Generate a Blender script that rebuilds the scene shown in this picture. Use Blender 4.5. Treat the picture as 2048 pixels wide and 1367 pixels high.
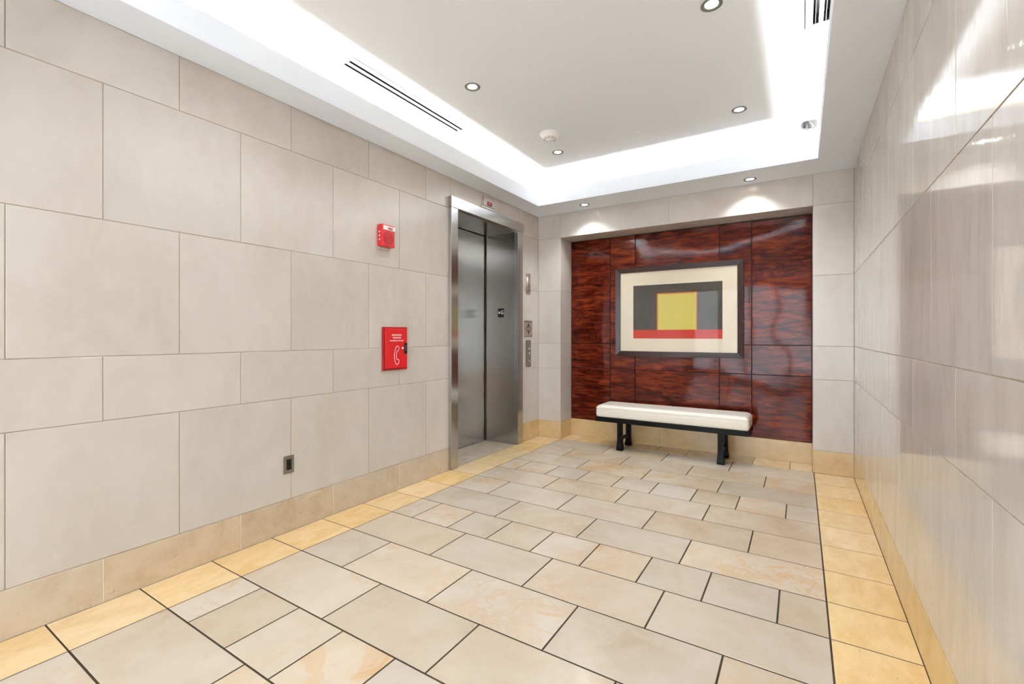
import bpy, bmesh, math, random
from mathutils import Vector, Matrix
random.seed(7)
sc = bpy.context.scene
C = sc.collection
for o in list(bpy.data.objects): bpy.data.objects.remove(o, do_unlink=True)

# ------------------------------------------------------------------ camera
cam = bpy.data.objects.new('camera', bpy.data.cameras.new('camera')); C.objects.link(cam)
cam.location = (0, 0, 1.25); cam.rotation_euler = (math.pi/2, 0, 0.5621027)
cam.data.sensor_width = 36; cam.data.lens = 916.105/2048*36
cam.data.shift_y = -(683.5-670.29)/2048
cam.data.clip_start = 0.02
sc.camera = cam
# ------------------------------------------------------------------ light settings
sc.view_settings.view_transform = 'Standard'; sc.view_settings.look = 'None'
sc.view_settings.gamma = 1; sc.view_settings.use_curve_mapping = False
sc.view_settings.exposure = 0.74
SPOT_W = 21.0        # each recessed downlight
COVE_W = 12.5         # per metre of cove strip
SKY = 7.5
w = bpy.data.worlds.new('world'); sc.world = w; w.use_nodes = True
bg = w.node_tree.nodes['Background']; bg.inputs[0].default_value = (0.80, 0.90, 1.0, 1); bg.inputs[1].default_value = SKY
sc.cycles.max_bounces = 7; sc.cycles.diffuse_bounces = 4; sc.cycles.glossy_bounces = 3
sc.cycles.use_light_tree = False
sc.cycles.use_adaptive_sampling = True; sc.cycles.adaptive_threshold = 0.05; sc.cycles.adaptive_min_samples = 12
sc.cycles.sample_clamp_indirect = 6.0; sc.cycles.caustics_reflective = False
sc.cycles.use_denoising = True

# ------------------------------------------------------------------ measures (m)
XL, XR, YB, YF = -2.7616, 0.3983, 4.997, -3.3      # left, right, back, front walls
ZB, ZD, ZC, ZA, ZO, ZS = 0.2066, 0.8494, 1.1517, 1.7913, 2.4298, 2.7178
ZU = 3.04                                          # raised ceiling
NX0, NX1, YN = -2.455, 0.0955, 5.302               # niche
EY0, EY1, XD = 3.381, 4.459, -3.185                # elevator opening, door plane
TT = 0.010                                         # tile thickness
HP = 0.31179

# ------------------------------------------------------------------ material helpers
def S(c):
    f = lambda v: (v/255/12.92) if v/255 <= .04045 else ((v/255+.055)/1.055)**2.4
    return (f(c[0]), f(c[1]), f(c[2]), 1)
class N:
    def __init__(s, name):
        s.m = bpy.data.materials.new(name); s.m.use_nodes = True; s.t = s.m.node_tree; s.b = s.t.nodes['Principled BSDF']
    def n(s, t, **k):
        n = s.t.nodes.new(t)
        for a, v in k.items(): setattr(n, a, v)
        return n
    def l(s, a, b): s.t.links.new(a, b)
    def i(s, n, k, v):
        if hasattr(v, 'is_output') or hasattr(v, 'links'): s.l(v, n.inputs[k])
        else: n.inputs[k].default_value = v
    def math(s, op, a, b=None, c=None, clamp=False):
        n = s.n('ShaderNodeMath', operation=op, use_clamp=clamp)
        for k, v in enumerate((a, b, c)):
            if v is not None: s.i(n, k, v)
        return n.outputs[0]
    def vmath(s, op, a, b):
        n = s.n('ShaderNodeVectorMath', operation=op); s.i(n, 0, a); s.i(n, 1, b); return n.outputs[0]
    def noise(s, vec, scale, detail=3, rough=.5, dist=0):
        n = s.n('ShaderNodeTexNoise'); s.l(vec, n.inputs['Vector'])
        n.inputs['Scale'].default_value = scale; n.inputs['Detail'].default_value = detail
        n.inputs['Roughness'].default_value = rough; n.inputs['Distortion'].default_value = dist
        return n.outputs[0]
    def mix(s, f, a, b, blend='MIX'):
        n = s.n('ShaderNodeMix', data_type='RGBA', blend_type=blend)
        s.i(n, 0, f); s.i(n, 6, a); s.i(n, 7, b); return n.outputs[2]
    def ramp(s, f, stops):
        n = s.n('ShaderNodeValToRGB'); s.l(f, n.inputs[0]); e = n.color_ramp.elements
        while len(e) < len(stops): e.new(.5)
        for k, (p, c) in enumerate(stops): e[k].position = p; e[k].color = c if len(c) == 4 else S(c)
        return n.outputs[0]
    def ss(s, x, a, b):
        n = s.n('ShaderNodeMapRange', interpolation_type='SMOOTHSTEP'); s.i(n, 0, x)
        n.inputs[1].default_value = a; n.inputs[2].default_value = b; return n.outputs[0]
    def coords(s, scale=(1, 1, 1)):
        g = s.n('ShaderNodeNewGeometry'); oi = s.n('ShaderNodeObjectInfo')
        wn = s.n('ShaderNodeTexWhiteNoise', noise_dimensions='1D'); s.l(oi.outputs['Random'], wn.inputs['W'])
        v = s.vmath('MULTIPLY', g.outputs['Position'], scale)
        o = s.vmath('MULTIPLY', wn.outputs['Color'], (20, 20, 20))
        s.rnd = wn.outputs['Color']; s.r1 = wn.outputs['Value']; s.pos = g.outputs['Position']
        return s.vmath('ADD', v, o)
    def bump(s, h, strength=.1, dist=.01, normal=None):
        n = s.n('ShaderNodeBump'); n.inputs['Strength'].default_value = strength; n.inputs['Distance'].default_value = dist
        s.l(h, n.inputs['Height'])
        if normal is not None: s.l(normal, n.inputs['Normal'])
        return n.outputs[0]
    def set(s, **k):
        for a, v in k.items(): s.i(s.b, a.replace('_', ' '), v)
        return s.m

def stone(name, base, light, dark, vein=None, rough=.2, rvar=.1, contrast=.5, tilevar=.5, scale=1.0, stretch=(1, 1, 1), bmp=.05, wavy=0.0, spec=.5, flecks=.0):
    M = N(name); v = M.coords(stretch)
    n1 = M.noise(v, 2.2*scale, 4, .55, .6); n2 = M.noise(v, 9*scale, 3, .6, 1.2); n3 = M.noise(v, 70, 1, .6)
    f1 = M.ss(n1, .5-contrast*.5, .5+contrast*.5)
    c = M.mix(f1, S(dark), S(light)); c = M.mix(.45, c, S(base))
    f2 = M.ss(n2, .35, .7); c = M.mix(M.math('MULTIPLY', f2, .30), c, S(light))
    if vein:
        vn = M.noise(v, 3.2*scale, 4, .62, 2.2); d = M.math('ABSOLUTE', M.math('SUBTRACT', vn, .5))
        f = M.math('SUBTRACT', 1, M.ss(d, 0.0, .035)); mask = M.ss(M.noise(v, 1.5, 2), .5, .62)
        gate = M.ss(M.r1, .25, .75)
        c = M.mix(M.math('MULTIPLY', M.math('MULTIPLY', f, mask), M.math('MULTIPLY', gate, .55)), c, S(vein))
        pat = M.ss(M.noise(v, 2.6*scale, 4, .6, 1.0), .52, .58)
        c = M.mix(M.math('MULTIPLY', M.math('MULTIPLY', pat, gate), .30), c, S(vein))
    if flecks:
        fl = M.ss(M.noise(v, 26, 2, .7, 2.0), .66, .74); c = M.mix(M.math('MULTIPLY', fl, flecks), c, S(tuple(int(x*.72) for x in base)))
        f3 = M.ss(M.noise(v, 14, 2, .7, 2.0), .68, .76); c = M.mix(M.math('MULTIPLY', f3, flecks), c, S(tuple(min(250, int(x*1.12)) for x in base)))
    # per tile shade
    tv = M.n('ShaderNodeMapRange'); M.l(M.r1, tv.inputs[0]); tv.inputs[3].default_value = 1-.12*tilevar; tv.inputs[4].default_value = 1+.06*tilevar
    hs = M.n('ShaderNodeHueSaturation'); M.l(c, hs.inputs['Color']); M.l(tv.outputs[0], hs.inputs['Value'])
    sx = M.n('ShaderNodeSeparateXYZ'); M.l(M.rnd, sx.inputs[0])
    sv = M.n('ShaderNodeMapRange'); M.l(sx.outputs[1], sv.inputs[0]); sv.inputs[3].default_value = 1-.15*tilevar; sv.inputs[4].default_value = 1+.25*tilevar
    M.l(sv.outputs[0], hs.inputs['Saturation'])
    nb = M.bump(n3, bmp, .0006)
    if wavy:
        g2 = M.vmath('MULTIPLY', M.pos, (9, 9, 2.4)); off = M.vmath('ADD', g2, M.vmath('MULTIPLY', M.rnd, (20, 20, 20)))
        nb = M.bump(M.noise(off, 2.5, 3, .6, 1.0), wavy, .004, nb)
    r = M.math('ADD', M.math('MULTIPLY', n2, rvar), rough-rvar*.5)
    return M.set(Base_Color=hs.outputs[0], Roughness=r, Normal=nb, Specular_IOR_Level=spec)

def plain(name, col, rough=.5, metal=0, noise=.03, spec=.5, coat=0, nscale=30):
    M = N(name); v = M.coords(); n = M.noise(v, nscale, 3)
    c = M.mix(M.math('MULTIPLY', n, noise*2), S(col), S(tuple(int(x*.8) for x in col)))
    return M.set(Base_Color=c, Roughness=rough, Metallic=metal, Specular_IOR_Level=spec, Coat_Weight=coat, Coat_Roughness=.08,
                 Normal=M.bump(n, .04, .0005))
def emit(name, col, st, base=(255, 255, 255)):
    M = N(name); M.m.cycles.emission_sampling = 'NONE'; return M.set(Base_Color=S(base), Emission_Color=S(col), Emission_Strength=st)
def brushed(name, col, rough=.26, aniso=.75, grain=(60, 60, .6), gb=.25, dark=.85):
    M = N(name); g = M.n('ShaderNodeNewGeometry'); v = M.vmath('MULTIPLY', g.outputs['Position'], grain)
    n = M.noise(v, 14, 1, .6); c = M.mix(n, S(col), S(tuple(int(x*dark) for x in col)))
    tg = M.n('ShaderNodeTangent', direction_type='RADIAL', axis='Z')
    M.l(tg.outputs[0], M.b.inputs['Tangent']); M.b.inputs['Anisotropic Rotation'].default_value = 0
    lo = M.noise(M.vmath('MULTIPLY', g.outputs['Position'], (1.2, 1.2, 2.4)), 1.3, 2)
    return M.set(Base_Color=c, Metallic=1, Roughness=M.math('ADD', rough-.03, M.math('MULTIPLY', n, .06)), Anisotropic=aniso,
                 Normal=M.bump(lo, .10, .01))

def wood(name, dk, md, lt, horiz=True):
    M = N(name); v = M.coords((1.5, 1.5, 9) if horiz else (9, 9, 1.5))
    n1 = M.noise(v, 1.6, 4, .6, 1.6); n2 = M.noise(v, 5.5, 4, .6, 1.0)
    fine = M.noise(M.vmath('MULTIPLY', M.pos, (14, 14, 160) if horiz else (160, 160, 14)), 2.0, 2)
    f = M.math('ADD', M.math('MULTIPLY', n1, .65), M.math('MULTIPLY', n2, .35))
    c = M.ramp(f, [(.34, dk), (.47, md), (.66, lt)])
    big = M.ss(M.noise(M.coords((1, 1, 1)), 1.4, 2), .3, .7)
    c = M.mix(M.math('MULTIPLY', big, .35), c, S(dk)); c = M.mix(M.math('MULTIPLY', fine, .22), c, S(tuple(int(x*.6) for x in md)))
    wn = M.noise(M.vmath('MULTIPLY', M.pos, (1.0, 1, .9)), 1.2, 1); peel = M.noise(M.pos, 110, 2)
    return M.set(Base_Color=c, Roughness=.5, Specular_IOR_Level=.05, Coat_Weight=.36, Coat_Roughness=.06,
                 Normal=M.bump(wn, .5, .06, M.bump(peel, .06, .0006)), Coat_Normal=M.bump(wn, .5, .06, M.bump(peel, .10, .0006)))

M_wall = stone('limestone_wall', (202, 193, 183), (211, 203, 195), (188, 178, 166), rough=.22, rvar=.12, contrast=.5, tilevar=.35, scale=.8, stretch=(1.3, 1.3, .8), bmp=.08, wavy=.04, flecks=.05)
M_wallr = stone('limestone_wall_polished', (205, 196, 186), (214, 207, 199), (184, 174, 163), rough=.06, rvar=.06, contrast=.6, tilevar=.4, scale=1.1, stretch=(3, 3, .8), bmp=.03, wavy=.09, spec=.45)
M_floor = stone('floor_marble', (203, 187, 166), (212, 200, 184), (186, 165, 140), vein=(200, 162, 118), rough=.20, rvar=.12, contrast=.5, tilevar=1.0, bmp=.06, flecks=.16)
M_border = stone('border_marble', (230, 197, 144), (238, 212, 166), (214, 174, 116), rough=.22, rvar=.12, contrast=.5, tilevar=.5, scale=2.2, stretch=(2.2, 1, 1), bmp=.08, flecks=.6)
M_base = stone('baseboard_stone', (196, 178, 155), (207, 192, 172), (178, 157, 132), rough=.2, rvar=.1, contrast=.5, tilevar=.6, scale=3, bmp=.08, flecks=.45)
M_base2 = stone('baseboard_stone_warm', (206, 178, 132), (214, 190, 150), (190, 158, 112), rough=.12, rvar=.08, contrast=.5, tilevar=.4, scale=3, bmp=.05, flecks=.4)
M_grout = plain('dark_grout', (66, 58, 46), .95, spec=.1)
M_wgrout = plain('wall_grout', (176, 162, 140), .9)
M_ceil = plain('ceiling_paint', (243, 248, 255), .85, noise=.01)
M_ceil2 = plain('soffit_paint', (240, 246, 255), .85, noise=.01)
M_steel = brushed('brushed_steel', (208, 206, 203), .22, .85)
M_steeld = brushed('door_steel', (190, 190, 188), .20, .9, dark=.9)
M_plate = plain('steel_plate', (196, 186, 174), .35, 1, noise=.1)
M_dplate = plain('dark_steel_plate', (150, 143, 134), .4, 1, noise=.1)
M_black = plain('black_plastic', (12, 12, 12), .5)
M_lgrout = plain('pale_grout', (214, 206, 192), .9)
M_gap = plain('dark_void', (5, 5, 5), .9)
M_wood = wood('mahogany_veneer', (26, 3, 1), (88, 22, 6), (146, 58, 18))
M_backer = plain('dark_wood_backing', (22, 8, 6), .6)
M_frame = plain('walnut_frame', (46, 20, 12), .35, noise=.3, spec=.3, coat=.15)
M_mat = plain('picture_mat', (232, 216, 190), .8, noise=.02)
M_bench = plain('ebony_lacquer', (9, 6, 4), .35, noise=.2, spec=.15)
M_leather = plain('cream_leather', (236, 228, 214), .38, noise=.03, coat=.15, nscale=200)
M_red = plain('red_enamel', (200, 22, 28), .35, noise=.04, coat=.3)
M_redd = plain('dark_red_plastic', (160, 14, 20), .4, noise=.06)
M_white = plain('white_plastic', (236, 235, 232), .4, noise=.02)
M_wtext = plain('white_print', (245, 235, 232), .6, noise=0)
M_trim = plain('satin_grey_trim', (120, 119, 117), .5, .2)
M_grey = plain('grey_metal', (120, 120, 116), .5, .4)
M_lamp = emit('lamp_lens', (255, 250, 240), 9)
M_tube = emit('cove_tube', (255, 253, 248), 3)
M_led = emit('red_led', (255, 40, 60), 1.2, (120, 10, 20))
M_smoked = plain('smoked_dome', (60, 60, 60), .15, noise=.02)

# ------------------------------------------------------------------ object helpers
def link(name, me, mat=None, parent=None, mtx=None):
    o = bpy.data.objects.new(name, me); C.objects.link(o)
    if mat and not me.materials: me.materials.append(mat)
    if parent is not None: o.parent = parent
    if mtx is not None: o.matrix_local = mtx
    return o
def fin(bm, name, mat, parent=None, smooth=False, mtx=None):
    bmesh.ops.recalc_face_normals(bm, faces=bm.faces)
    me = bpy.data.meshes.new(name); bm.to_mesh(me); bm.free()
    if smooth:
        for p in me.polygons: p.use_smooth = True
    return link(name, me, mat, parent, mtx)
def thing(name, loc, label, cat, group=None):
    o = bpy.data.objects.new(name, None); C.objects.link(o); o.location = loc; o.empty_display_size = .05
    tag(o, label, cat, group); return o
def tag(o, label, cat, group=None):
    o['label'] = label; o['category'] = cat
    if group: o['group'] = group
def struct(name, label, loc=(0, 0, 0)):
    o = bpy.data.objects.new(name, None); C.objects.link(o); o.location = loc; o['kind'] = 'structure'; o['label'] = label; return o
def box(bm, x0, x1, y0, y1, z0, z1, bev=0, seg=1):
    vs = [bm.verts.new((x, y, z)) for x in (x0, x1) for y in (y0, y1) for z in (z0, z1)]
    fs = [bm.faces.new([vs[i] for i in q]) for q in ((0, 1, 3, 2), (4, 6, 7, 5), (0, 4, 5, 1), (2, 3, 7, 6), (0, 2, 6, 4), (1, 5, 7, 3))]
    if bev:
        es = list({e for f in fs for e in f.edges})
        bmesh.ops.recalc_face_normals(bm, faces=fs)
        bmesh.ops.bevel(bm, geom=es, offset=bev, segments=seg, affect='EDGES', profile=.5)
def cyl(bm, c, r, h, n=32, r2=None, axis='Z', cap=True):
    m = Matrix.Translation(c)
    if axis == 'X': m = m @ Matrix.Rotation(math.pi/2, 4, 'Y')
    if axis == 'Y': m = m @ Matrix.Rotation(math.pi/2, 4, 'X')
    bmesh.ops.create_cone(bm, cap_ends=cap, segments=n, radius1=r, radius2=r if r2 is None else r2, depth=h, matrix=m)
def lathe(bm, prof, n=40, c=(0, 0, 0)):
    rings = []
    for r, z in prof:
        rings.append([bm.verts.new((c[0]+r*math.cos(2*math.pi*k/n), c[1]+r*math.sin(2*math.pi*k/n), c[2]+z)) for k in range(n)] if r > 1e-6 else [bm.verts.new((c[0], c[1], c[2]+z))])
    for a, b in zip(rings, rings[1:]):
        for k in range(n):
            k2 = (k+1) % n
            if len(a) == 1 and len(b) == 1: continue
            if len(a) == 1: bm.faces.new((a[0], b[k], b[k2]))
            elif len(b) == 1: bm.faces.new((a[k], a[k2], b[0]))
            else: bm.faces.new((a[k], a[k2], b[k2], b[k]))
_tc = {}
def tile_mesh(wd, ht, t, bev, mat, name):
    key = (round(wd, 4), round(ht, 4), t, bev, mat.name)
    if key in _tc: return _tc[key]
    me = bpy.data.meshes.new(name); a, b = wd/2, ht/2; c, d = a-bev, b-bev
    v = [(-a, -b, 0), (a, -b, 0), (a, b, 0), (-a, b, 0), (-a, -b, t-bev*.7), (a, -b, t-bev*.7), (a, b, t-bev*.7), (-a, b, t-bev*.7), (-c, -d, t), (c, -d, t), (c, d, t), (-c, d, t)]
    f = [(3, 2, 1, 0), (8, 9, 10, 11)]
    for k in range(4):
        k2 = (k+1) % 4; f += [(k, k2, 4+k2, 4+k), (4+k, 4+k2, 8+k2, 8+k)]
    me.from_pydata(v, [], f); me.update(); me.materials.append(mat); _tc[key] = me; return me
ORI = {'up': Matrix.Identity(4),
       '+x': Matrix(((0, 0, 1, 0), (1, 0, 0, 0), (0, 1, 0, 0), (0, 0, 0, 1))),     # u = y, v = z, normal +x
       '-x': Matrix(((0, 0, -1, 0), (-1, 0, 0, 0), (0, 1, 0, 0), (0, 0, 0, 1))),
       '-y': Matrix(((1, 0, 0, 0), (0, 0, -1, 0), (0, 1, 0, 0), (0, 0, 0, 1))),     # u = x, v = z, normal -y
       '+y': Matrix(((-1, 0, 0, 0), (0, 0, 1, 0), (0, 1, 0, 0), (0, 0, 0, 1))),
       'down': Matrix(((1, 0, 0, 0), (0, -1, 0, 0), (0, 0, -1, 0), (0, 0, 0, 1)))}
def tile(parent, name, side, u0, u1, v0, v1, plane, mat, gap=.004, t=TT, bev=.0012, tilt=0, jit=0):
    """a slab whose front face lies in the given plane; u0..v1 are joint centre lines"""
    wd, ht = u1-u0-gap, v1-v0-gap
    if wd < .01 or ht < .01: return
    me = tile_mesh(wd, ht, t, bev, mat, name); uc, vc = (u0+u1)/2, (v0+v1)/2
    p = plane
    if side == '+x': loc = (p-t, uc, vc)
    elif side == '-x': loc = (p+t, uc, vc)
    elif side == '-y': loc = (uc, p+t, vc)
    elif side == '+y': loc = (uc, p-t, vc)
    elif side == 'up': loc = (uc, vc, p-t)
    else: loc = (uc, vc, p+t)
    m = Matrix.Translation(Vector(loc)) @ ORI[side]
    if jit: m = m @ Matrix.Translation((0, 0, random.uniform(-jit, 0)))
    if tilt: m = m @ Matrix.Rotation(random.uniform(-tilt, tilt), 4, 'X') @ Matrix.Rotation(random.uniform(-tilt, tilt), 4, 'Y')
    return link(name, me, None, parent, m)
def cuts(a, b, start, pitch, mg=.12):
    k = math.floor((a-start)/pitch)-1; out = [a]
    while start+k*pitch < b-mg:
        x = start+k*pitch
        if x > a+mg: out.append(x)
        k += 1
    return out+[b]

# ------------------------------------------------------------------ floor
bm = bmesh.new(); g = .0015
box(bm, XL, XR, YF, YB, -.06, -TT-g); box(bm, XD-.05, XL, EY0, EY1, -.06, -TT-g); box(bm, NX0, NX1, YB, YN, -.06, -TT-g)
box(bm, XL, XR, YF, YB, -TT-g, -g); box(bm, XD-.05, XL, EY0, EY1, -TT-g, -g); box(bm, NX0, NX1, YB, YN, -TT-g, -g)
bm.free(); bm = bmesh.new()
box(bm, XL-.6, XR+.15, YF-.15, YN+.12, -.06, -.0012)
floor = fin(bm, 'floor', M_grout); floor['kind'] = 'structure'; floor['label'] = 'cream marble tile floor laid in staggered rows with a golden border'
FT = .0045
XF0, XF1 = -2.455, .104
rows = [.262, .60, .935, 1.262, 1.603, 1.957, 2.298, 2.610, 2.957, 3.308, 3.642, 3.961, 4.303, 4.642, YB]
while rows[0] > YF: rows.insert(0, max(YF, rows[0]-.3385))
# pattern, back to front: A B A S A B A S ...
pat = ['A', 'B', 'A', 'S']
nr = len(rows)-1
for i in range(nr):
    y0, y1 = rows[i], rows[i+1]; k = (nr-1-i)
    p = pat[k % 4]
    if y1-y0 < .05: continue
    start, pitch = {'A': (-1.789, .6125), 'B': (-2.097, .6135), 'S': (-2.260, .3105)}[p]
    xs = cuts(XF0, XF1, start, pitch)
    for a, b in zip(xs, xs[1:]): tile(floor, 'floor_tile', 'up', a, b, y0, y1, 0, M_floor, .008, FT, .001)
    tile(floor, 'border_tile', 'up', XL, XF0, y0, y1, 0, M_border, .0062, FT, .001)
    tile(floor, 'border_tile', 'up', XF1, XR, y0, y1, 0, M_border, .0062, FT, .001)
tile(floor, 'threshold_slab', 'up', XD, XL, EY0, EY1, 0, M_base, .0055, FT, .001)
xs = cuts(NX0, NX1, -2.26, .3105)
for a, b in zip(xs, xs[1:]): tile(floor, 'border_tile', 'up', a, b, YB, YN, 0, M_border, .005, FT, .001)

# ------------------------------------------------------------------ walls
ZT = ZU+.02
def courses(parent, side, plane, a, b, mat, offs, holes=(), ztop=ZS, **k):
    """offs: start of joints for the five courses bottom-up"""
    zs = [ZB, ZD, ZC, ZA, ZO, ztop]
    for c in range(5):
        js = cuts(a, b, offs[c], 2*HP)
        for h in holes:
            if zs[c] < h[2]-.05:
                js = [j for j in js if j < h[0]-.12 or j > h[1]+.02]; js = sorted(js+[h[0], h[1]])
        for u0, u1 in zip(js, js[1:]):
            if any(u0 >= h[0]-.001 and u1 <= h[1]+.001 and zs[c] < h[2]-.05 for h in holes): continue
            tile(parent, 'stone_tile', side, u0, u1, zs[c], zs[c+1], plane, mat, **k)
# left wall (backing)
G = .0025
bm = bmesh.new(); X1 = XL-G
h0, h1 = EY0-.014, EY1+.014
box(bm, XL-.6, X1, YF, h0, -.05, ZT); box(bm, XL-.6, X1, h1, YB, -.05, ZT); box(bm, XL-.6, X1, h0, h1, 2.446, ZT); box(bm, XL-.6, XD-.06, h0, h1, -.05, 2.446)
wl = fin(bm, 'wall_left', M_wgrout); wl['kind'] = 'structure'; wl['label'] = 'limestone tile wall with the elevator opening'
J0, J1 = .4819, .4819+HP
FY0, FY1 = 3.284, 4.572
courses(wl, '+x', XL, YF, FY0+.02, M_wall, (J0, J1, J0, J1, J0), t=G, bev=.001, tilt=.0)
for z0, z1 in ((ZB, ZD), (ZD, ZC), (ZC, ZA), (ZA, ZO)):
    tile(wl, 'stone_tile', '+x', FY1-.02, YB, z0, z1, XL, M_wall, t=G, bev=.001)
for a, b in ((FY0+.02, 3.911), (3.911, 4.53), (4.53, YB)): tile(wl, 'stone_tile', '+x', a, b, ZO if a > 4.5 else 2.45, ZS, XL, M_wall, t=G, bev=.001)
bl = struct('baseboard_left', 'tan stone baseboard along the left wall')
bm = bmesh.new(); box(bm, XL-.002, XL+.0002, YF, FY0, 0, ZB-.003); fin(bm, 'grout_bed', M_lgrout, bl)
for a, b in zip(*(lambda j: (j, j[1:]))(cuts(YF, FY0+.01, J1, 2*HP))): tile(bl, 'base_tile', '+x', a, b, 0, ZB, XL+.001, M_base, t=G+.001)
tile(bl, 'base_tile', '+x', FY1, YB, 0, ZB, XL+.001, M_base2, t=G+.001)
# right wall
bm = bmesh.new(); box(bm, XR+G, XR+.15, YF, YB+.5, -.05, ZT)
wr = fin(bm, 'wall_right', M_wgrout); wr['kind'] = 'structure'; wr['label'] = 'polished limestone tile wall'
R0, R1 = 1.580, 1.892
courses(wr, '-x', XR, YF, YB, M_wallr, (R0, R1, R0, R1, R0), t=G, bev=.001, tilt=.0016)
br = struct('baseboard_right', 'golden stone baseboard along the right wall')
for a, b in zip(*(lambda j: (j, j[1:]))(cuts(YF, YB, R1, 2*HP))): tile(br, 'base_tile', '-x', a, b, 0, ZB, XR-.001, M_base2, t=G+.001, gap=.002)
# back wall with niche
bm = bmesh.new(); Y1 = YB+G
box(bm, XL-.15, NX0-G, Y1, YN+.12, -.05, ZT); box(bm, NX1+G, XR+G, Y1, YN+.12, -.05, ZT)
box(bm, NX0-G, NX1+G, Y1, YN+.12, ZO+G, ZT); box(bm, NX0-G, NX1+G, YN+.028, YN+.12, -.05, ZO+G)
wb = fin(bm, 'wall_back', M_wgrout); wb['kind'] = 'structure'; wb['label'] = 'limestone end wall with a wide recessed niche'
ZW = [ZB, ZD, ZC, ZA, ZO]
for a, b in ((XL, NX0), (NX1, XR)):
    for z0, z1 in zip(ZW, ZW[1:]): tile(wb, 'stone_tile', '-y', a, b, z0, z1, YB, M_wall, t=G)
for a, b in ((XL, NX0), (NX0, -1.183), (-1.183, NX1), (NX1, XR)): tile(wb, 'stone_tile', '-y', a, b, ZO, ZS, YB, M_wall, t=G)
for z0, z1 in zip(ZW, ZW[1:]):
    tile(wb, 'stone_tile', '+x', YB+.001, YN, z0, z1, NX0, M_wall, t=G, gap=.003)
    tile(wb, 'stone_tile', '-x', YB+.001, YN, z0, z1, NX1, M_wall, t=G, gap=.003)
for a, b in ((NX0, -1.183), (-1.183, NX1)): tile(wb, 'stone_tile', 'down', a, b, YB, YN, ZO, M_wall, t=G, gap=.003)
bb = struct('baseboard_back', 'golden stone baseboard around the end wall and its niche')
tile(bb, 'base_tile', '-y', XL, NX0, 0, ZB, YB-.001, M_base2, t=G+.001)
tile(bb, 'base_tile', '-y', NX1, XR, 0, ZB, YB-.001, M_base2, t=G+.001)
tile(bb, 'base_tile', '+x', YB, YN, 0, ZB, NX0+.001, M_base2, t=G+.001)
tile(bb, 'base_tile', '-x', YB, YN, 0, ZB, NX1-.001, M_base2, t=G+.001)
bm = bmesh.new(); box(bm, NX0, NX1, YN-.0008, YN+.028, 0, ZB-.003); fin(bm, 'grout_bed', M_lgrout, bb)
for a, b in ((NX0, -1.33), (-1.33, NX1)): tile(bb, 'base_tile', '-y', a, b, 0, ZB, YN-.002, M_base2, t=.03)
# front wall behind the camera: stone with an added glazed entrance, widened for daylight
GX0, GX1, GZ = -2.62, .26, 2.6
bm = bmesh.new()
box(bm, XL-.15, GX0, YF-.15, YF-G, -.05, ZT); box(bm, GX1, XR+.15, YF-.15, YF-G, -.05, ZT); box(bm, GX0, GX1, YF-.15, YF-G, GZ, ZT)
wf = fin(bm, 'wall_front', M_wgrout); wf['kind'] = 'structure'
for z0, z1 in zip(ZW, ZW[1:]+[ZS]):
    for a, b in ((XL, GX0), (GX1, XR)): tile(wf, 'stone_tile', '+y', a, b, z0, z1, YF, M_wall, t=G)
pl_ = bpy.data.lights.new('daylight_portal', 'AREA'); pl_.shape = 'RECTANGLE'; pl_.size = GX1-GX0; pl_.size_y = GZ; pl_.cycles.is_portal = True
po = bpy.data.objects.new('daylight_portal', pl_); C.objects.link(po); po.location = ((GX0+GX1)/2, YF-.12, GZ/2); po.rotation_euler = (math.pi/2, 0, math.pi)
dr = struct('added_door_1', 'added glazed entrance doors behind the camera, widened for daylight', (0, 0, 0))
for k in range(4):
    x0 = GX0+k*.72; bm = bmesh.new()
    for a in ((x0+.005, x0+.055, 0.01, GZ-.01), (x0+.665, x0+.715, 0.01, GZ-.01)): box(bm, a[0], a[1], YF-.1, YF-.05, a[2], a[3])
    box(bm, x0+.05, x0+.67, YF-.1, YF-.05, 0.01, .15); box(bm, x0+.05, x0+.67, YF-.1, YF-.05, GZ-.1, GZ-.01)
    fin(bm, 'added_door_leaf', M_grey, dr)
    Mg = N('added_entrance_glass'); tr = Mg.n('ShaderNodeBsdfTransparent'); gl = Mg.n('ShaderNodeBsdfGlossy'); gl.inputs['Roughness'].default_value = .02
    mx = Mg.n('ShaderNodeMixShader'); mx.inputs[0].default_value = .08; Mg.l(tr.outputs[0], mx.inputs[1]); Mg.l(gl.outputs[0], mx.inputs[2])
    Mg.l(mx.outputs[0], Mg.t.nodes['Material Output'].inputs[0])
    bm = bmesh.new(); box(bm, x0+.05, x0+.67, YF-.08, YF-.07, .15, GZ-.1); fin(bm, 'added_door_glass', Mg.m, dr)

# ------------------------------------------------------------------ ceiling: soffit ring, lip, raised slab, cove lamps
CX0, CX1, CY0, CY1 = -2.523, .1235, .62, 4.565
ZL = 2.866
ce = bpy.data.objects.new('ceiling', None); C.objects.link(ce); ce['kind'] = 'structure'; ce['label'] = 'white tray ceiling with a lit cove'
VH = [(-2.437-.119, -2.437-.0355, 1.965, 3.145), (.021+.0355, .021+.119, 1.99, 3.16)]
bm = bmesh.new(); gx = sorted([XL-.15, XR+.15]+[v for h in VH for v in h[:2]]); gy = sorted([YF-.15, YN+.1]+[v for h in VH for v in h[2:]])
for xa, xb in zip(gx, gx[1:]):
    for ya, yb in zip(gy, gy[1:]):
        mx_, my_ = (xa+xb)/2, (ya+yb)/2
        if not any(h[0] < mx_ < h[1] and h[2] < my_ < h[3] for h in VH): box(bm, xa, xb, ya, yb, ZU, ZU+.1)
fin(bm, 'raised_slab', M_ceil, ce)
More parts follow.
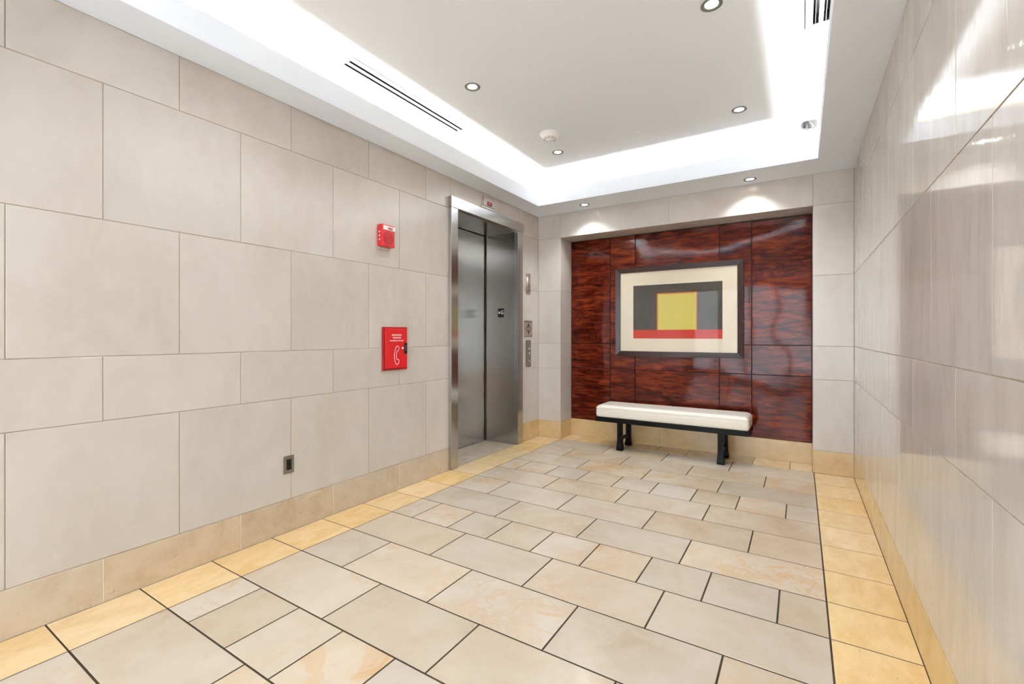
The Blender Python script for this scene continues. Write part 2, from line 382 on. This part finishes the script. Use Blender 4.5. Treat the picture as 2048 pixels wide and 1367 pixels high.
def ring(name, x0, x1, y0, y1, X0, X1, Y0, Y1, z0, z1, mat):
    bm = bmesh.new()
    box(bm, X0, x0, Y0, Y1, z0, z1); box(bm, x1, X1, Y0, Y1, z0, z1)
    box(bm, x0, x1, Y0, y0, z0, z1); box(bm, x0, x1, y1, Y1, z0, z1)
    return fin(bm, name, mat, ce)
ring('soffit', CX0, CX1, CY0, CY1, XL-.001, XR+.001, YF-.001, YB+.001, ZS, ZS+.02, M_ceil2)
t_ = .014
ring('cove_lip', CX0, CX1, CY0, CY1, CX0-t_, CX1+t_, CY0-t_, CY1+t_, ZS+.02, ZL, M_ceil)
# tubes behind the lip
def cove(x0, y0, x1, y1, zt, label):
    L = math.hypot(x1-x0, y1-y0); ang = math.atan2(y1-y0, x1-x0)
    t = thing('cove_light', ((x0+x1)/2, (y0+y1)/2, ZS+.02), label, 'cove light', 'strip lights hidden in the ceiling cove'); t.rotation_euler.z = ang
    bm = bmesh.new(); box(bm, -L/2, L/2, -.03, .03, 0, zt-ZS-.02-.016); fin(bm, 'batten', M_white, t)
    bm = bmesh.new(); cyl(bm, (0, 0, zt-ZS-.02-.008), .008, L, 10, axis='X'); fin(bm, 'tube', M_tube, t, True)
    ld = bpy.data.lights.new('cove_lamp', 'AREA'); ld.shape = 'RECTANGLE'; ld.size = L; ld.size_y = .06; ld.energy = COVE_W*L; ld.color = (.975, .985, 1)
    lo = bpy.data.objects.new('cove_lamp', ld); C.objects.link(lo); lo.parent = t; lo.location = (0, 0, zt-ZS-.02+.002); lo.rotation_euler = (math.pi, 0, 0)
cove(CX0-.075, CY0, CX0-.075, CY1, 2.797, 'long white strip light hidden in the cove above the elevator wall')
cove(CX1+.125, CY0, CX1+.125, CY1, 2.797, 'long white strip light hidden in the cove above the polished right wall')
cove(CX0, CY1+.08, CX1, CY1+.08, 2.797, 'white strip light hidden in the cove above the wood niche')
cove(CX0, CY0-.08, CX1, CY0-.08, 2.797, 'white strip light hidden in the cove near the added entrance doors')

# ------------------------------------------------------------------ downlights
def downlight(x, y, z, label, power=1.0):
    t = thing('downlight', (x, y, z), label, 'downlight', 'recessed ceiling downlights')
    bm = bmesh.new(); lathe(bm, [(.054, 0), (.056, -.003), (.052, -.0055), (.042, -.0045), (.0345, -.0015), (.034, 0)], 40); fin(bm, 'trim_ring', M_trim, t, True)
    bm = bmesh.new(); lathe(bm, [(0, -.002), (.028, -.0016), (.0342, -.0008)], 32); fin(bm, 'lens', M_lamp, t)
    ld = bpy.data.lights.new('lamp', 'SPOT'); ld.energy = SPOT_W*power; ld.spot_size = math.radians(125); ld.spot_blend = 1.0; ld.shadow_soft_size = .03; ld.color = (.89, .95, 1)
    lo = bpy.data.objects.new('lamp', ld); C.objects.link(lo); lo.parent = t; lo.location = (0, 0, -.035)
for d_ in ((-2.000, 2.640, ZU, 'small round ceiling downlight nearest the long linear air vent'), (-2.008, 4.027, ZU, 'small round ceiling downlight beside the smoke detector', 1.4),
                    (-.407, 2.672, ZU, 'large-looking round downlight at the top edge of the picture'), (-.412, 4.035, ZU, 'round downlight on the raised ceiling left of the dome camera', 1.4),
                    (-.407, 1.30, ZU, 'round downlight overhead right'), (-2.0, 1.27, ZU, 'round downlight overhead left'),
                    (-.407, -.1, ZS, 'added unseen round downlight behind the camera right'), (-2.0, -.1, ZS, 'added unseen round downlight behind the camera left'),  # unseen lamps added behind the camera for more light
                    (-1.2, -1.4, ZS, 'added unseen round downlight near the front wall')):
    downlight(*d_)
downlight(-2.054, 4.789, ZS, 'small downlight in the soffit over the left end of the wood niche', 1.1)
downlight(-.402, 4.836, ZS, 'small downlight in the soffit over the right end of the wood niche', 1.1)

# ------------------------------------------------------------------ ceiling devices
def vent(x, y0, y1, s, label):
    t = thing('linear_vent', (x, (y0+y1)/2, ZU), label, 'air vent', 'linear slot air vents')
    L = (y1-y0)/2
    for a, b in ((.003, .038), (.067, .088), (.117, .132)):
        bm = bmesh.new(); box(bm, s*a, s*b, -L-.02, L+.02, -.0025, 0, .0004); fin(bm, 'frame_bar', M_white, t)
    bm = bmesh.new(); box(bm, -s*.002, s*.0028, -L-.02, L+.02, -.0022, -.0002); fin(bm, 'shade_strip', M_gap, t)  # near-black strip paints the shaded room-side edge of the frame
    bm = bmesh.new(); box(bm, s*.0358, s*.1187, -L, L, .06, .07); box(bm, s*.0358, s*.0370, -L, L, .001, .06); box(bm, s*.1175, s*.1187, -L, L, .001, .06); box(bm, s*.037, s*.1175, L-.0015, L-.0003, .001, .06); box(bm, s*.037, s*.1175, -L+.0003, -L+.0015, .001, .06); fin(bm, 'plenum', M_black, t)
    for a in (.040, .090):
        bm = bmesh.new(); box(bm, s*(a+.010), s*(a+.0125), -L, L, .004, .022); fin(bm, 'vane', M_grey, t)
    for yy in (-1, 1):
        bm = bmesh.new(); box(bm, s*.038, s*.117, yy*(L+.0195), yy*L, -.0021, .0002); fin(bm, 'end_cap', M_white, t)
vent(-2.437, 1.965, 3.145, -1, 'long white slot air vent in the bright cove above the elevator wall')
vent(.021, 1.99, 3.16, 1, 'white slot air vent at the right edge of the raised ceiling')
t = thing('smoke_detector', (-1.885, 3.62, ZU), 'round white smoke detector on the raised ceiling', 'smoke detector')
bm = bmesh.new(); lathe(bm, [(0, 0), (.085, 0), (.088, -.006), (.084, -.014), (.074, -.016)], 48); fin(bm, 'mounting_base', M_white, t, True)
bm = bmesh.new(); lathe(bm, [(.074, -.016), (.072, -.028), (.055, -.044), (.034, -.052), (.030, -.052)], 48); fin(bm, 'cover', M_white, t, True)
bm = bmesh.new(); lathe(bm, [(.030, -.044), (.030, -.056), (.026, -.062), (0, -.064)], 24); fin(bm, 'sensor_cap', M_white, t, True)
bm = bmesh.new()
for k in range(10):
    a = k*math.pi/5; m = Matrix.Rotation(a, 4, 'Z') @ Matrix.Translation((.0505, 0, -.0475)) @ Matrix.Rotation(.6, 4, 'Y')
    bmesh.ops.create_cube(bm, size=1, matrix=m @ Matrix.Diagonal((.012, .009, .002, 1)))
fin(bm, 'vent_slots', M_black, t)
t = thing('sprinkler_cover', (-1.228, 4.02, ZU), 'flat round white sprinkler cover plate in the middle of the raised ceiling', 'sprinkler')
bm = bmesh.new(); lathe(bm, [(.036, 0), (.038, -.002), (.036, -.0035), (.030, -.0035), (.030, 0)], 40); fin(bm, 'rim', M_white, t, True)
bm = bmesh.new(); lathe(bm, [(.0295, 0), (.0295, -.0025), (0, -.0025)], 40); fin(bm, 'cap', M_ceil2, t)
t = thing('dome_camera', (.065, 4.555, ZU), 'white ceiling dome security camera in the far right corner of the cove', 'security camera')
bm = bmesh.new(); lathe(bm, [(0, 0), (.105, 0), (.108, -.006), (.098, -.014), (.062, -.020), (.060, -.018)], 48); fin(bm, 'base_ring', M_white, t, True)
bm = bmesh.new(); lathe(bm, [(.060, -.016)]+[(.058*math.cos(a), -.020-.062*math.sin(a)) for a in [k*math.pi/16 for k in range(9)]], 40); fin(bm, 'dome', M_smoked, t, True)
bm = bmesh.new(); cyl(bm, (-.03, -.038, -.052), .026, .05, 24, axis='X'); bmesh.ops.rotate(bm, verts=bm.verts, cent=(-.03, -.038, -.052), matrix=Matrix.Rotation(.9, 3, 'Z')); fin(bm, 'lens_barrel', M_black, t, True)

# ------------------------------------------------------------------ elevator
el = thing('elevator', (XL, 3.92, 0), 'brushed steel elevator doorway with closed door in the left wall', 'elevator')
def E(name, mat, boxes, bev=.001):
    bm = bmesh.new()
    for b in boxes: box(bm, b[0]-XL, b[1]-XL, b[2]-3.92, b[3]-3.92, b[4], b[5], bev)
    return fin(bm, name, mat, el)
FX = -2.730
E('jamb', M_steel, [(XL, FX, FY0, EY0, 0, 2.44), (XD+.02, XL, EY0-.012, EY0, 0, 2.44)])
E('jamb', M_steel, [(XL, FX, EY1, FY1, 0, 2.44), (XD+.02, XL, EY1, EY1+.012, 0, 2.44)])
E('header', M_steel, [(XL, FX+.006, FY0-.006, FY1+.014, 2.441, 2.541)])
E('head_soffit', M_steeld, [(XD+.02, XL, EY0, EY1, 2.432, 2.444)])
E('door_panel', M_steeld, [(XD-.03, XD, EY0-.010, 3.918, .006, 2.443)])
E('door_panel', M_steeld, [(XD-.03, XD, 3.922, EY1+.010, .006, 2.443)])
E('track_gap', M_gap, [(XD-.055, XD-.035, EY0, EY1, .006, 2.43)])
E('sill', M_grey, [(XD-.03, XD+.004, EY0, EY1, -.003, .004)])
def text_mesh(s, size, bold=0.0, extr=.0003):
    cu = bpy.data.curves.new('t', 'FONT'); cu.body = s; cu.size = size; cu.align_x = 'CENTER'; cu.align_y = 'CENTER'; cu.extrude = extr; cu.offset = bold
    o = bpy.data.objects.new('t', cu); C.objects.link(o); dg = bpy.context.evaluated_depsgraph_get()
    me = bpy.data.meshes.new_from_object(o.evaluated_get(dg)); bpy.data.objects.remove(o); me.name = 'lettering'; return me
def put(name, me, mat, parent, side, loc, sx=1):
    m = Matrix.Translation(loc) @ ORI[side] @ Matrix.Diagonal((sx, 1, 1, 1)); return link(name, me, mat, parent, m)
# star G plates on both jambs (raised white on black)
for yy, side in ((EY1, '-y'), (EY0, '+y')):
    s = -1 if side == '-y' else 1
    px = -2.962-XL
    bm = bmesh.new(); box(bm, px-.041, px+.041, yy-3.92+(-.003 if s < 0 else 0), yy-3.92+(0 if s < 0 else .003), 1.462, 1.564, .0008)
    pl = fin(bm, 'floor_plate', M_black, el); pl['label'] = 'black star G floor plate on the jamb'
    put('lettering', text_mesh('G', .062, .0012), M_wtext, pl, side, (px+(.019 if s < 0 else -.019), yy-3.92+s*.0035, 1.516), .85)
    bm = bmesh.new(); vs = []
    for k in range(10):
        r = .021 if k % 2 == 0 else .0085; a = math.pi/2+k*math.pi/5
        vs.append(bm.verts.new((r*math.cos(a), r*math.sin(a), 0)))
    bm.faces.new(vs); ex = bmesh.ops.extrude_face_region(bm, geom=bm.faces[:]); bmesh.ops.translate(bm, verts=[v for v in ex['geom'] if isinstance(v, bmesh.types.BMVert)], vec=(0, 0, .0008))
    bmesh.ops.recalc_face_normals(bm, faces=bm.faces); me = bpy.data.meshes.new('star'); bm.to_mesh(me); bm.free()
    put('star', me, M_wtext, pl, side, (px-(.021 if s < 0 else -.021), yy-3.92+s*.003, 1.516))

def wallbox(name, t, mat, y0, y1, z0, z1, d0, d1, bev=.0015, seg=1):
    bm = bmesh.new(); box(bm, d0, d1, y0-t.location.y, y1-t.location.y, z0-t.location.z, z1-t.location.z, bev, seg); return fin(bm, name, mat, t)
def W(name, y, z, label, cat): return thing(name, (XL, y, z), label, cat)
# position indicator above the door
t = W('floor_indicator', 3.91, 2.625, 'small steel floor indicator with red digits above the elevator door', 'indicator')
wallbox('frame', t, M_plate, 3.795, 4.025, 2.565, 2.682, 0, .006)
bm = bmesh.new()   # face slopes down into the frame
v = [(.006, -.098, .052), (.006, .098, .052), (.006, .098, -.036), (.006, -.098, -.036), (.020, -.098, .050), (.020, .098, .050), (.010, .098, -.036), (.010, -.098, -.036)]
vs = [bm.verts.new(q) for q in v]
for q in ((3, 2, 1, 0), (4, 5, 6, 7), (0, 1, 5, 4), (2, 3, 7, 6), (1, 2, 6, 5), (3, 0, 4, 7)): bm.faces.new([vs[i] for i in q])
fin(bm, 'face_plate', M_plate, t)
wallbox('display_window', t, M_black, 3.882, 3.962, 2.600, 2.638, .0125, .0175, .0004)
put('digit', text_mesh('G', .034, .0008), M_led, t, '+x', (.0182, .018, -.006))
wallbox('bar', t, M_led, 3.893, 3.898, 2.606, 2.630, .0176, .018, 0)
wallbox('ledge', t, M_gap, 3.80, 4.02, 2.586, 2.589, .006, .009, 0)
# hall lantern
t = W('hall_lantern', 4.745, 1.865, 'tall narrow steel hall lantern right of the elevator, uppermost of the wall plates', 'lantern')
wallbox('back_plate', t, M_plate, 4.690, 4.802, 1.740, 1.990, 0, .004)
bm = bmesh.new(); cyl(bm, (.004, -.028, 0), .016, .21, 20); fin(bm, 'lens_cylinder', M_plate, t, True)
for z in (1.958, 1.865, 1.772): wallbox('screw' if z != 1.865 else 'divider', t, M_dplate, 4.752 if z != 1.865 else 4.735, 4.762 if z != 1.865 else 4.795, z-.004, z+.004, .004, .0065, .0005)
wallbox('lower_lens', t, M_dplate, 4.742, 4.790, 1.770, 1.850, .004, .006, .0005)
# fire notice plate with diamond emblem
t = W('notice_plate', 4.750, 1.330, 'square steel notice plate with a dark diamond emblem above the call buttons', 'sign')
wallbox('plate', t, M_plate, 4.652, 4.848, 1.232, 1.428, 0, .004)
wallbox('top_band', t, M_dplate, 4.660, 4.840, 1.405, 1.420, .004, .005, 0); wallbox('bottom_band', t, M_dplate, 4.660, 4.840, 1.238, 1.246, .004, .005, 0)
bm = bmesh.new()
def tri(pts, x0=.004, x1=.006):
    a = [bm.verts.new((x0, p[0], p[1])) for p in pts]; b = [bm.verts.new((x1, p[0], p[1])) for p in pts]
    bm.faces.new(a); bm.faces.new(b)
    for k in range(len(pts)): bm.faces.new((a[k], a[(k+1) % len(pts)], b[(k+1) % len(pts)], b[k]))
for s in (-1, 1):
    tri([(0, s*.070), (-.020, s*.036), (.020, s*.036)])                 # arrow heads up and down
    for q in (-1, 1):
        tri([(q*.022, s*.040), (q*.060, s*.004), (q*.048, s*.002), (q*.016, s*.030)])
    tri([(-.006, s*.036), (.006, s*.036), (.005, s*.004), (-.005, s*.004)])
M_rdk = plain('dark_red_print', (92, 34, 30), .5)
fin(bm, 'emblem', M_rdk, t)
wallbox('caption_strip', t, M_plate, 4.715, 4.785, 1.205, 1.215, 0, .001, 0)
# call station
t = W('call_station', 4.746, 1.034, 'tall narrow steel elevator call station with round buttons, lowest of the wall plates', 'call button')
wallbox('back_plate', t, M_dplate, 4.686, 4.806, .876, 1.192, 0, .005)
for z, nm in ((1.09, 'call_button'), (1.035, 'call_button'), (.943, 'key_switch')):
    r = .016 if nm == 'call_button' else .012
    bm = bmesh.new(); cyl(bm, (.008, .012, z-1.034), r, .008, 24, axis='X'); ob = fin(bm, nm, M_plate, t)
    bm = bmesh.new(); cyl(bm, (.0085, .012, z-1.034), r*.55, .009, 20, axis='X'); fin(bm, 'button_face', M_white if nm == 'call_button' else M_plate, t).parent = ob

# ------------------------------------------------------------------ fire alarm speaker
t = W('fire_alarm', 2.50, 2.02, 'red wall fire alarm speaker with a strobe window, left of the elevator', 'fire alarm')
D = .055
bm = bmesh.new(); box(bm, 0, D, -.066, .066, -.083, .087, .007, 3); fin(bm, 'housing', M_red, t)
bm = bmesh.new(); cyl(bm, (D+.001, 0, -.018), .052, .004, 40, axis='X'); fin(bm, 'speaker_grille', M_redd, t)
for r in (.044, .034, .024, .014):
    bm = bmesh.new(); cyl(bm, (D+.004, 0, -.018), r, .002, 36, axis='X', cap=False)
    bmesh.ops.solidify(bm, geom=bm.faces[:], thickness=.0025); fin(bm, 'grille_ring', M_red, t)
bm = bmesh.new(); box(bm, D-.002, D+.006, -.055, .062, .043, .077, .003, 2); fin(bm, 'strobe_window', M_white, t)
put('lettering', text_mesh('FIRE', .026, .001), M_redd, t, '+x', (D+.0066, .012, .056))
bm = bmesh.new()
for k in range(3): box(bm, .02, .032, -.0675, -.0655, .028-.030*k-.006, .028-.030*k+.006)
fin(bm, 'side_louvre', M_wtext, t)
bm = bmesh.new(); box(bm, 0, .014, -.060, .045, -.104, -.083, .002); fin(bm, 'back_box', M_wall, t)
# firefighter telephone cabinet
t = W('telephone_box', 2.610, 1.145, 'red firefighter telephone cabinet with white handset symbol on the left wall', 'telephone box')
wallbox('cabinet_frame', t, M_redd, 2.478, 2.741, .973, 1.317, 0, .012, .002)
dd = wallbox('door', t, M_red, 2.500, 2.731, .990, 1.303, .012, .020, .002)
for s, sz, z in (("FIREFIGHTER'S", .0165, 1.252), ('TELEPHONE', .0165, 1.230), ('FOR EMERGENCY USE ONLY', .0115, 1.207)):
    put('lettering', text_mesh(s, sz, .0004), M_wtext, dd, '+x', (.0205, .0075, z-1.145))
# handset outline
def ribbon(pts, wd, x):
    bm = bmesh.new(); n = len(pts); L = []; R = []
    for k in range(n):
        p, q = Vector(pts[k-1]), Vector(pts[(k+1) % n]); d = (q-p).normalized(); nn = Vector((-d.y, d.x)); c = Vector(pts[k])
        L.append(bm.verts.new((x, *(c+nn*wd/2)))); R.append(bm.verts.new((x, *(c-nn*wd/2))))
    for k in range(n): bm.faces.new((L[k], L[(k+1) % n], R[(k+1) % n], R[k]))
    ex = bmesh.ops.extrude_face_region(bm, geom=bm.faces[:]); bmesh.ops.translate(bm, verts=[v for v in ex['geom'] if isinstance(v, bmesh.types.BMVert)], vec=(.0006, 0, 0))
    return bm
hs = [(.028, .078), (.018, .080), (.005, .072), (-.006, .052), (-.012, .025), (-.014, 0), (-.012, -.025), (-.006, -.045), (.002, -.062), (.014, -.070), (.028, -.062), (.036, -.050), (.034, -.034), (.022, -.026), (.012, -.028), (.007, -.012), (.006, .008), (.009, .026), (.014, .038), (.026, .042), (.034, .052), (.036, .066)]
hs = [(a+.004-.008, b-.060) for a, b in hs]
bm = ribbon(hs, .0045, .0202); fin(bm, 'handset_symbol', M_wtext, dd)
lk = wallbox('lock_plate', t, M_black, 2.698, 2.730, 1.098, 1.190, .020, .024, .001)
bm = bmesh.new(); box(bm, .024, .0246, .096, .108, 0, .002); box(bm, .024, .0246, .096, .108, .016, .018); box(bm, .024, .0246, .096, .108, -.016, -.014); fin(bm, 'lock_marking', M_wtext, lk)
bm = bmesh.new(); cyl(bm, (.022, .070, .002), .0075, .006, 20, axis='X'); fin(bm, 'key_cylinder', M_white, t)
# wall outlet
t = W('wall_outlet', 1.711, .428, 'small dark steel outlet plate low on the left wall', 'outlet')
bm = bmesh.new(); box(bm, 0, .003, -.035, .035, -.056, .056, .001); fin(bm, 'cover_plate', M_dplate, t)
for a in ((-.035, -.032, -.056, .056), (.032, .035, -.056, .056), (-.032, .032, .053, .056), (-.032, .032, -.056, -.053)):
    bm = bmesh.new(); box(bm, .003, .005, *a); fin(bm, 'rim', M_grey, t)
bm = bmesh.new(); box(bm, .003, .0045, -.014, .018, -.034, .033, .0005); fin(bm, 'socket_insert', M_gap, t)

# ------------------------------------------------------------------ wood panelling in the niche
wp = thing('wood_panelling', ((NX0+NX1)/2, YN, ZB), 'glossy figured mahogany panelling filling the niche', 'wall panelling')
cx = wp.location.x
bm = bmesh.new(); box(bm, NX0-cx, NX1-cx, .012, .028, 0, ZO-ZB); fin(bm, 'backing', M_backer, wp)
px = [NX0+.002, -1.939, -1.636, -.730, -.425, NX1-.002]; pz = [ZB, .849, 1.152, 2.424]
for a, b in zip(px, px[1:]):
    for c, d in zip(pz, pz[1:]):
        bm = bmesh.new(); box(bm, a+.004-cx, b-.004-cx, 0, .012, c+.003-ZB, d-.003-ZB, .0015); fin(bm, 'wood_panel', M_wood, wp)

# ------------------------------------------------------------------ framed picture
fp = thing('framed_picture', (-1.1785, YN, 1.524), 'large framed abstract print with wide cream mat on the wood panelling', 'picture')
ox, oz = -1.1785, 1.524
def fbar(pts):   # mitred bar, pts = outer a, outer b, inner b, inner a in x,z
    bm = bmesh.new(); y0, y1, y2 = -.002, -.046, -.034
    ys = (y1, y1, y2, y2)
    a = [bm.verts.new((p[0], y0, p[1])) for p in pts]; b = [bm.verts.new((p[0], ys[k], p[1])) for k, p in enumerate(pts)]
    bm.faces.new(a); bm.faces.new(b)
    for k in range(4): bm.faces.new((a[k], a[(k+1) % 4], b[(k+1) % 4], b[k]))
    fin(bm, 'frame_bar', M_frame, fp)
o_ = (-1.860-ox, -.497-ox, 1.010-oz, 2.036-oz); i_ = (-1.804-ox, -.554-ox, 1.067-oz, 1.980-oz)
fbar([(o_[0], o_[2]), (o_[1], o_[2]), (i_[1], i_[2]), (i_[0], i_[2])]); fbar([(o_[1], o_[3]), (o_[0], o_[3]), (i_[0], i_[3]), (i_[1], i_[3])])
fbar([(o_[0], o_[3]), (o_[0], o_[2]), (i_[0], i_[2]), (i_[0], i_[3])]); fbar([(o_[1], o_[2]), (o_[1], o_[3]), (i_[1], i_[3]), (i_[1], i_[2])])
a0, a1, b0, b1 = -1.652-ox, -.698-ox, 1.214-oz, 1.826-oz
bm = bmesh.new()   # mat with window opening
for q in ((i_[0], a0, i_[2], i_[3]), (a1, i_[1], i_[2], i_[3]), (a0, a1, i_[2], b0), (a0, a1, b1, i_[3])): box(bm, q[0], q[1], -.022, -.018, q[2], q[3])
fin(bm, 'mat', M_mat, fp)
Ma = N('abstract_print'); tc = Ma.n('ShaderNodeTexCoord'); sx = Ma.n('ShaderNodeSeparateXYZ'); Ma.l(tc.outputs['Object'], sx.inputs[0]); X, Z = sx.outputs[0], sx.outputs[2]
nz = Ma.noise(Ma.vmath('MULTIPLY', tc.outputs['Object'], (3, 3, 8)), 4, 4)
def win(x0, x1, z0, z1, s):
    f = Ma.math('MULTIPLY', Ma.ss(X, x0-s, x0+s), Ma.math('SUBTRACT', 1, Ma.ss(X, x1-s, x1+s)))
    return Ma.math('MULTIPLY', f, Ma.math('MULTIPLY', Ma.ss(Z, z0-s, z0+s), Ma.math('SUBTRACT', 1, Ma.ss(Z, z1-s, z1+s))))
c = Ma.mix(nz, S((58, 54, 48)), S((84, 74, 62)))
yx0, yx1, yz0, yz1 = -1.372-ox, -.962-ox, 1.314-oz, 1.716-oz
c = Ma.mix(win(yx0-.05, yx1+.05, yz0-.05, yz1+.04, .03), c, S((82, 58, 42)))
c = Ma.mix(win(yx0-.008, yx1+.008, yz0-.02, yz1+.008, .008), c, S((206, 134, 64)))
yc = Ma.mix(nz, S((216, 198, 88)), S((202, 186, 96)))
c = Ma.mix(win(yx0+.006, yx1-.004, yz0, yz1-.006, .007), c, yc)
red = Ma.math('SUBTRACT', 1, Ma.ss(Z, 1.306-oz, 1.318-oz)); c = Ma.mix(red, c, Ma.mix(nz, S((180, 36, 14)), S((194, 48, 22))))
pr = Ma.set(Base_Color=c, Roughness=.7)
bm = bmesh.new(); box(bm, a0-.01, a1+.01, -.018, -.014, b0-.01, b1+.01); fin(bm, 'print', pr, fp)
Mg2 = N('picture_glass'); tr = Mg2.n('ShaderNodeBsdfTransparent'); gl = Mg2.n('ShaderNodeBsdfGlossy'); gl.inputs['Roughness'].default_value = .02
fr = Mg2.n('ShaderNodeFresnel'); fr.inputs[0].default_value = 1.45; mx = Mg2.n('ShaderNodeMixShader'); Mg2.l(Mg2.math('MULTIPLY', fr.outputs[0], .22), mx.inputs[0]); Mg2.l(tr.outputs[0], mx.inputs[1]); Mg2.l(gl.outputs[0], mx.inputs[2])
Mg2.l(mx.outputs[0], Mg2.t.nodes['Material Output'].inputs[0])
bm = bmesh.new(); box(bm, i_[0]-.0, i_[1], -.027, -.025, i_[2], i_[3]); fin(bm, 'glass_pane', Mg2.m, fp)
bm = bmesh.new(); box(bm, o_[0]+.01, o_[1]-.01, -.002, -.0005, o_[2]+.01, o_[3]-.01); fin(bm, 'backing_board', M_backer, fp)

# ------------------------------------------------------------------ bench
bn = thing('bench', (-1.165, 4.99, 0), 'long black wooden bench with cream leather cushion under the picture', 'bench')
bx, by = -1.165, 4.99
bm = bmesh.new()
BX0, BX1, BY0, BY1 = -1.932-bx, -.404-bx, 4.80-by, 5.185-by
box(bm, BX0, BX1, BY0, BY0+.025, .300, .352, .003); box(bm, BX0, BX1, BY1-.025, BY1, .300, .352, .003)
box(bm, BX0, BX0+.025, BY0+.025, BY1-.025, .300, .352, .003); box(bm, BX1-.025, BX1, BY0+.025, BY1-.025, .300, .352, .003)
box(bm, BX0+.02, BX1-.02, BY0+.02, BY1-.02, .335, .352)
fin(bm, 'seat_frame', M_bench, bn)
def leg(x, y):
    bm = bmesh.new(); prev = None; prof = [(.031, .029, 0.0), (.034, .031, .004), (.034, .031, .03), (.029, .027, .075), (.026, .025, .12), (.026, .025, .301)]
    for a, b, z in prof:
        cur = [bm.verts.new((x+s*a, y+q*b, z)) for s, q in ((-1, -1), (1, -1), (1, 1), (-1, 1))]
        if prev:
            for k in range(4): bm.faces.new((prev[k], prev[(k+1) % 4], cur[(k+1) % 4], cur[k]))
        else: bm.faces.new(cur)
        prev = cur
    bm.faces.new(prev)
    es = [e for e in bm.edges if abs(e.verts[0].co.z-e.verts[1].co.z) > .001]
    bmesh.ops.bevel(bm, geom=es, offset=.003, segments=1, affect='EDGES'); fin(bm, 'leg', M_bench, bn)
for x in (-1.662, -.655):
    for y in (4.846, 5.140): leg(x-bx, y-by)
    bm = bmesh.new(); box(bm, x-bx-.012, x-bx+.012, 4.870-by, 5.115-by, .105, .135, .002); fin(bm, 'stretcher', M_bench, bn)
# cushion: box body, sewn edge, softly crowned quilted top
bm = bmesh.new(); cx0, cx1, cy0, cy1 = BX0+.008, BX1-.004, BY0+.002, BY1-.004
nx, ny = 96, 26
def rr(u, v, inset):  # rounded rectangle grid point
    hx, hy = (cx1-cx0)/2-inset, (cy1-cy0)/2-inset
    X_, Y_ = u*hx, v*hy; R = .018
    ax, ay = abs(X_)-(hx-R), abs(Y_)-(hy-R)
    if ax > 0 and ay > 0:
        d = math.hypot(ax, ay); m = max(ax, ay); f = m/d if d > 0 else 1; ax *= f; ay *= f
        X_ = math.copysign(hx-R+ax, X_); Y_ = math.copysign(hy-R+ay, Y_)
    return X_+(cx0+cx1)/2, Y_+(cy0+cy1)/2
def us(n): return [-math.cos(math.pi*k/n)*.35+(-1+2*k/n)*.65 for k in range(n+1)]
U, V = us(nx), us(ny)
def top(u, v):
    ex = 1-max(0, (abs(u)*.763-.763+.060)/.060)**2 if abs(u)*.763 > .703 else 1
    ey = 1-max(0, (abs(v)*.19-.19+.060)/.060)**2 if abs(v)*.19 > .13 else 1
    z = .449+.034*math.sqrt(max(0, ex))*math.sqrt(max(0, ey))
    for s_ in (-.667, -.333, 0, .333, .667):
        z -= .0022*math.exp(-((u-s_)*.763/.008)**2)
    return z
grid = [[bm.verts.new((*rr(u, v, 0), top(u, v))) for v in V] for u in U]
for i in range(nx):
    for j in range(ny): bm.faces.new((grid[i][j], grid[i+1][j], grid[i+1][j+1], grid[i][j+1]))
per = [(i, 0) for i in range(nx)]+[(nx, j) for j in range(ny)]+[(i, ny) for i in range(nx, 0, -1)]+[(0, j) for j in range(ny, 0, -1)]
prev = [grid[i][j] for i, j in per]
for ins, z in ((.003, .446), (.001, .442), (0, .42), (0, .38), (.002, .360), (.006, .352)):
    cur = [bm.verts.new((*rr(U[i], V[j], ins), z)) for i, j in per]
    for k in range(len(per)): bm.faces.new((prev[k], prev[(k+1) % len(per)], cur[(k+1) % len(per)], cur[k]))
    prev = cur
bm.faces.new(prev)
cu = fin(bm, 'cushion', M_leather, bn, True)
bm = bmesh.new(); pts = [rr(U[i], V[j], -.0005) for i, j in per]
for k in range(len(pts)):      # piping along the sewn edge
    pass
n_ = len(pts); rings = []
for k, (x, y) in enumerate(pts):
    p, q = Vector(pts[k-1]), Vector(pts[(k+1) % n_]); d = (q-p); d = d.normalized() if d.length > 0 else Vector((1, 0)); nn = Vector((d.y, -d.x))
    rings.append([bm.verts.new((x+nn.x*.0025*math.cos(a), y+nn.y*.0025*math.cos(a), .449+.0025*math.sin(a))) for a in [m_*math.pi/3 for m_ in range(6)]])
for k in range(n_):
    for m_ in range(6): bm.faces.new((rings[k][m_], rings[k][(m_+1) % 6], rings[(k+1) % n_][(m_+1) % 6], rings[(k+1) % n_][m_]))
fin(bm, 'piping', M_leather, cu, True)
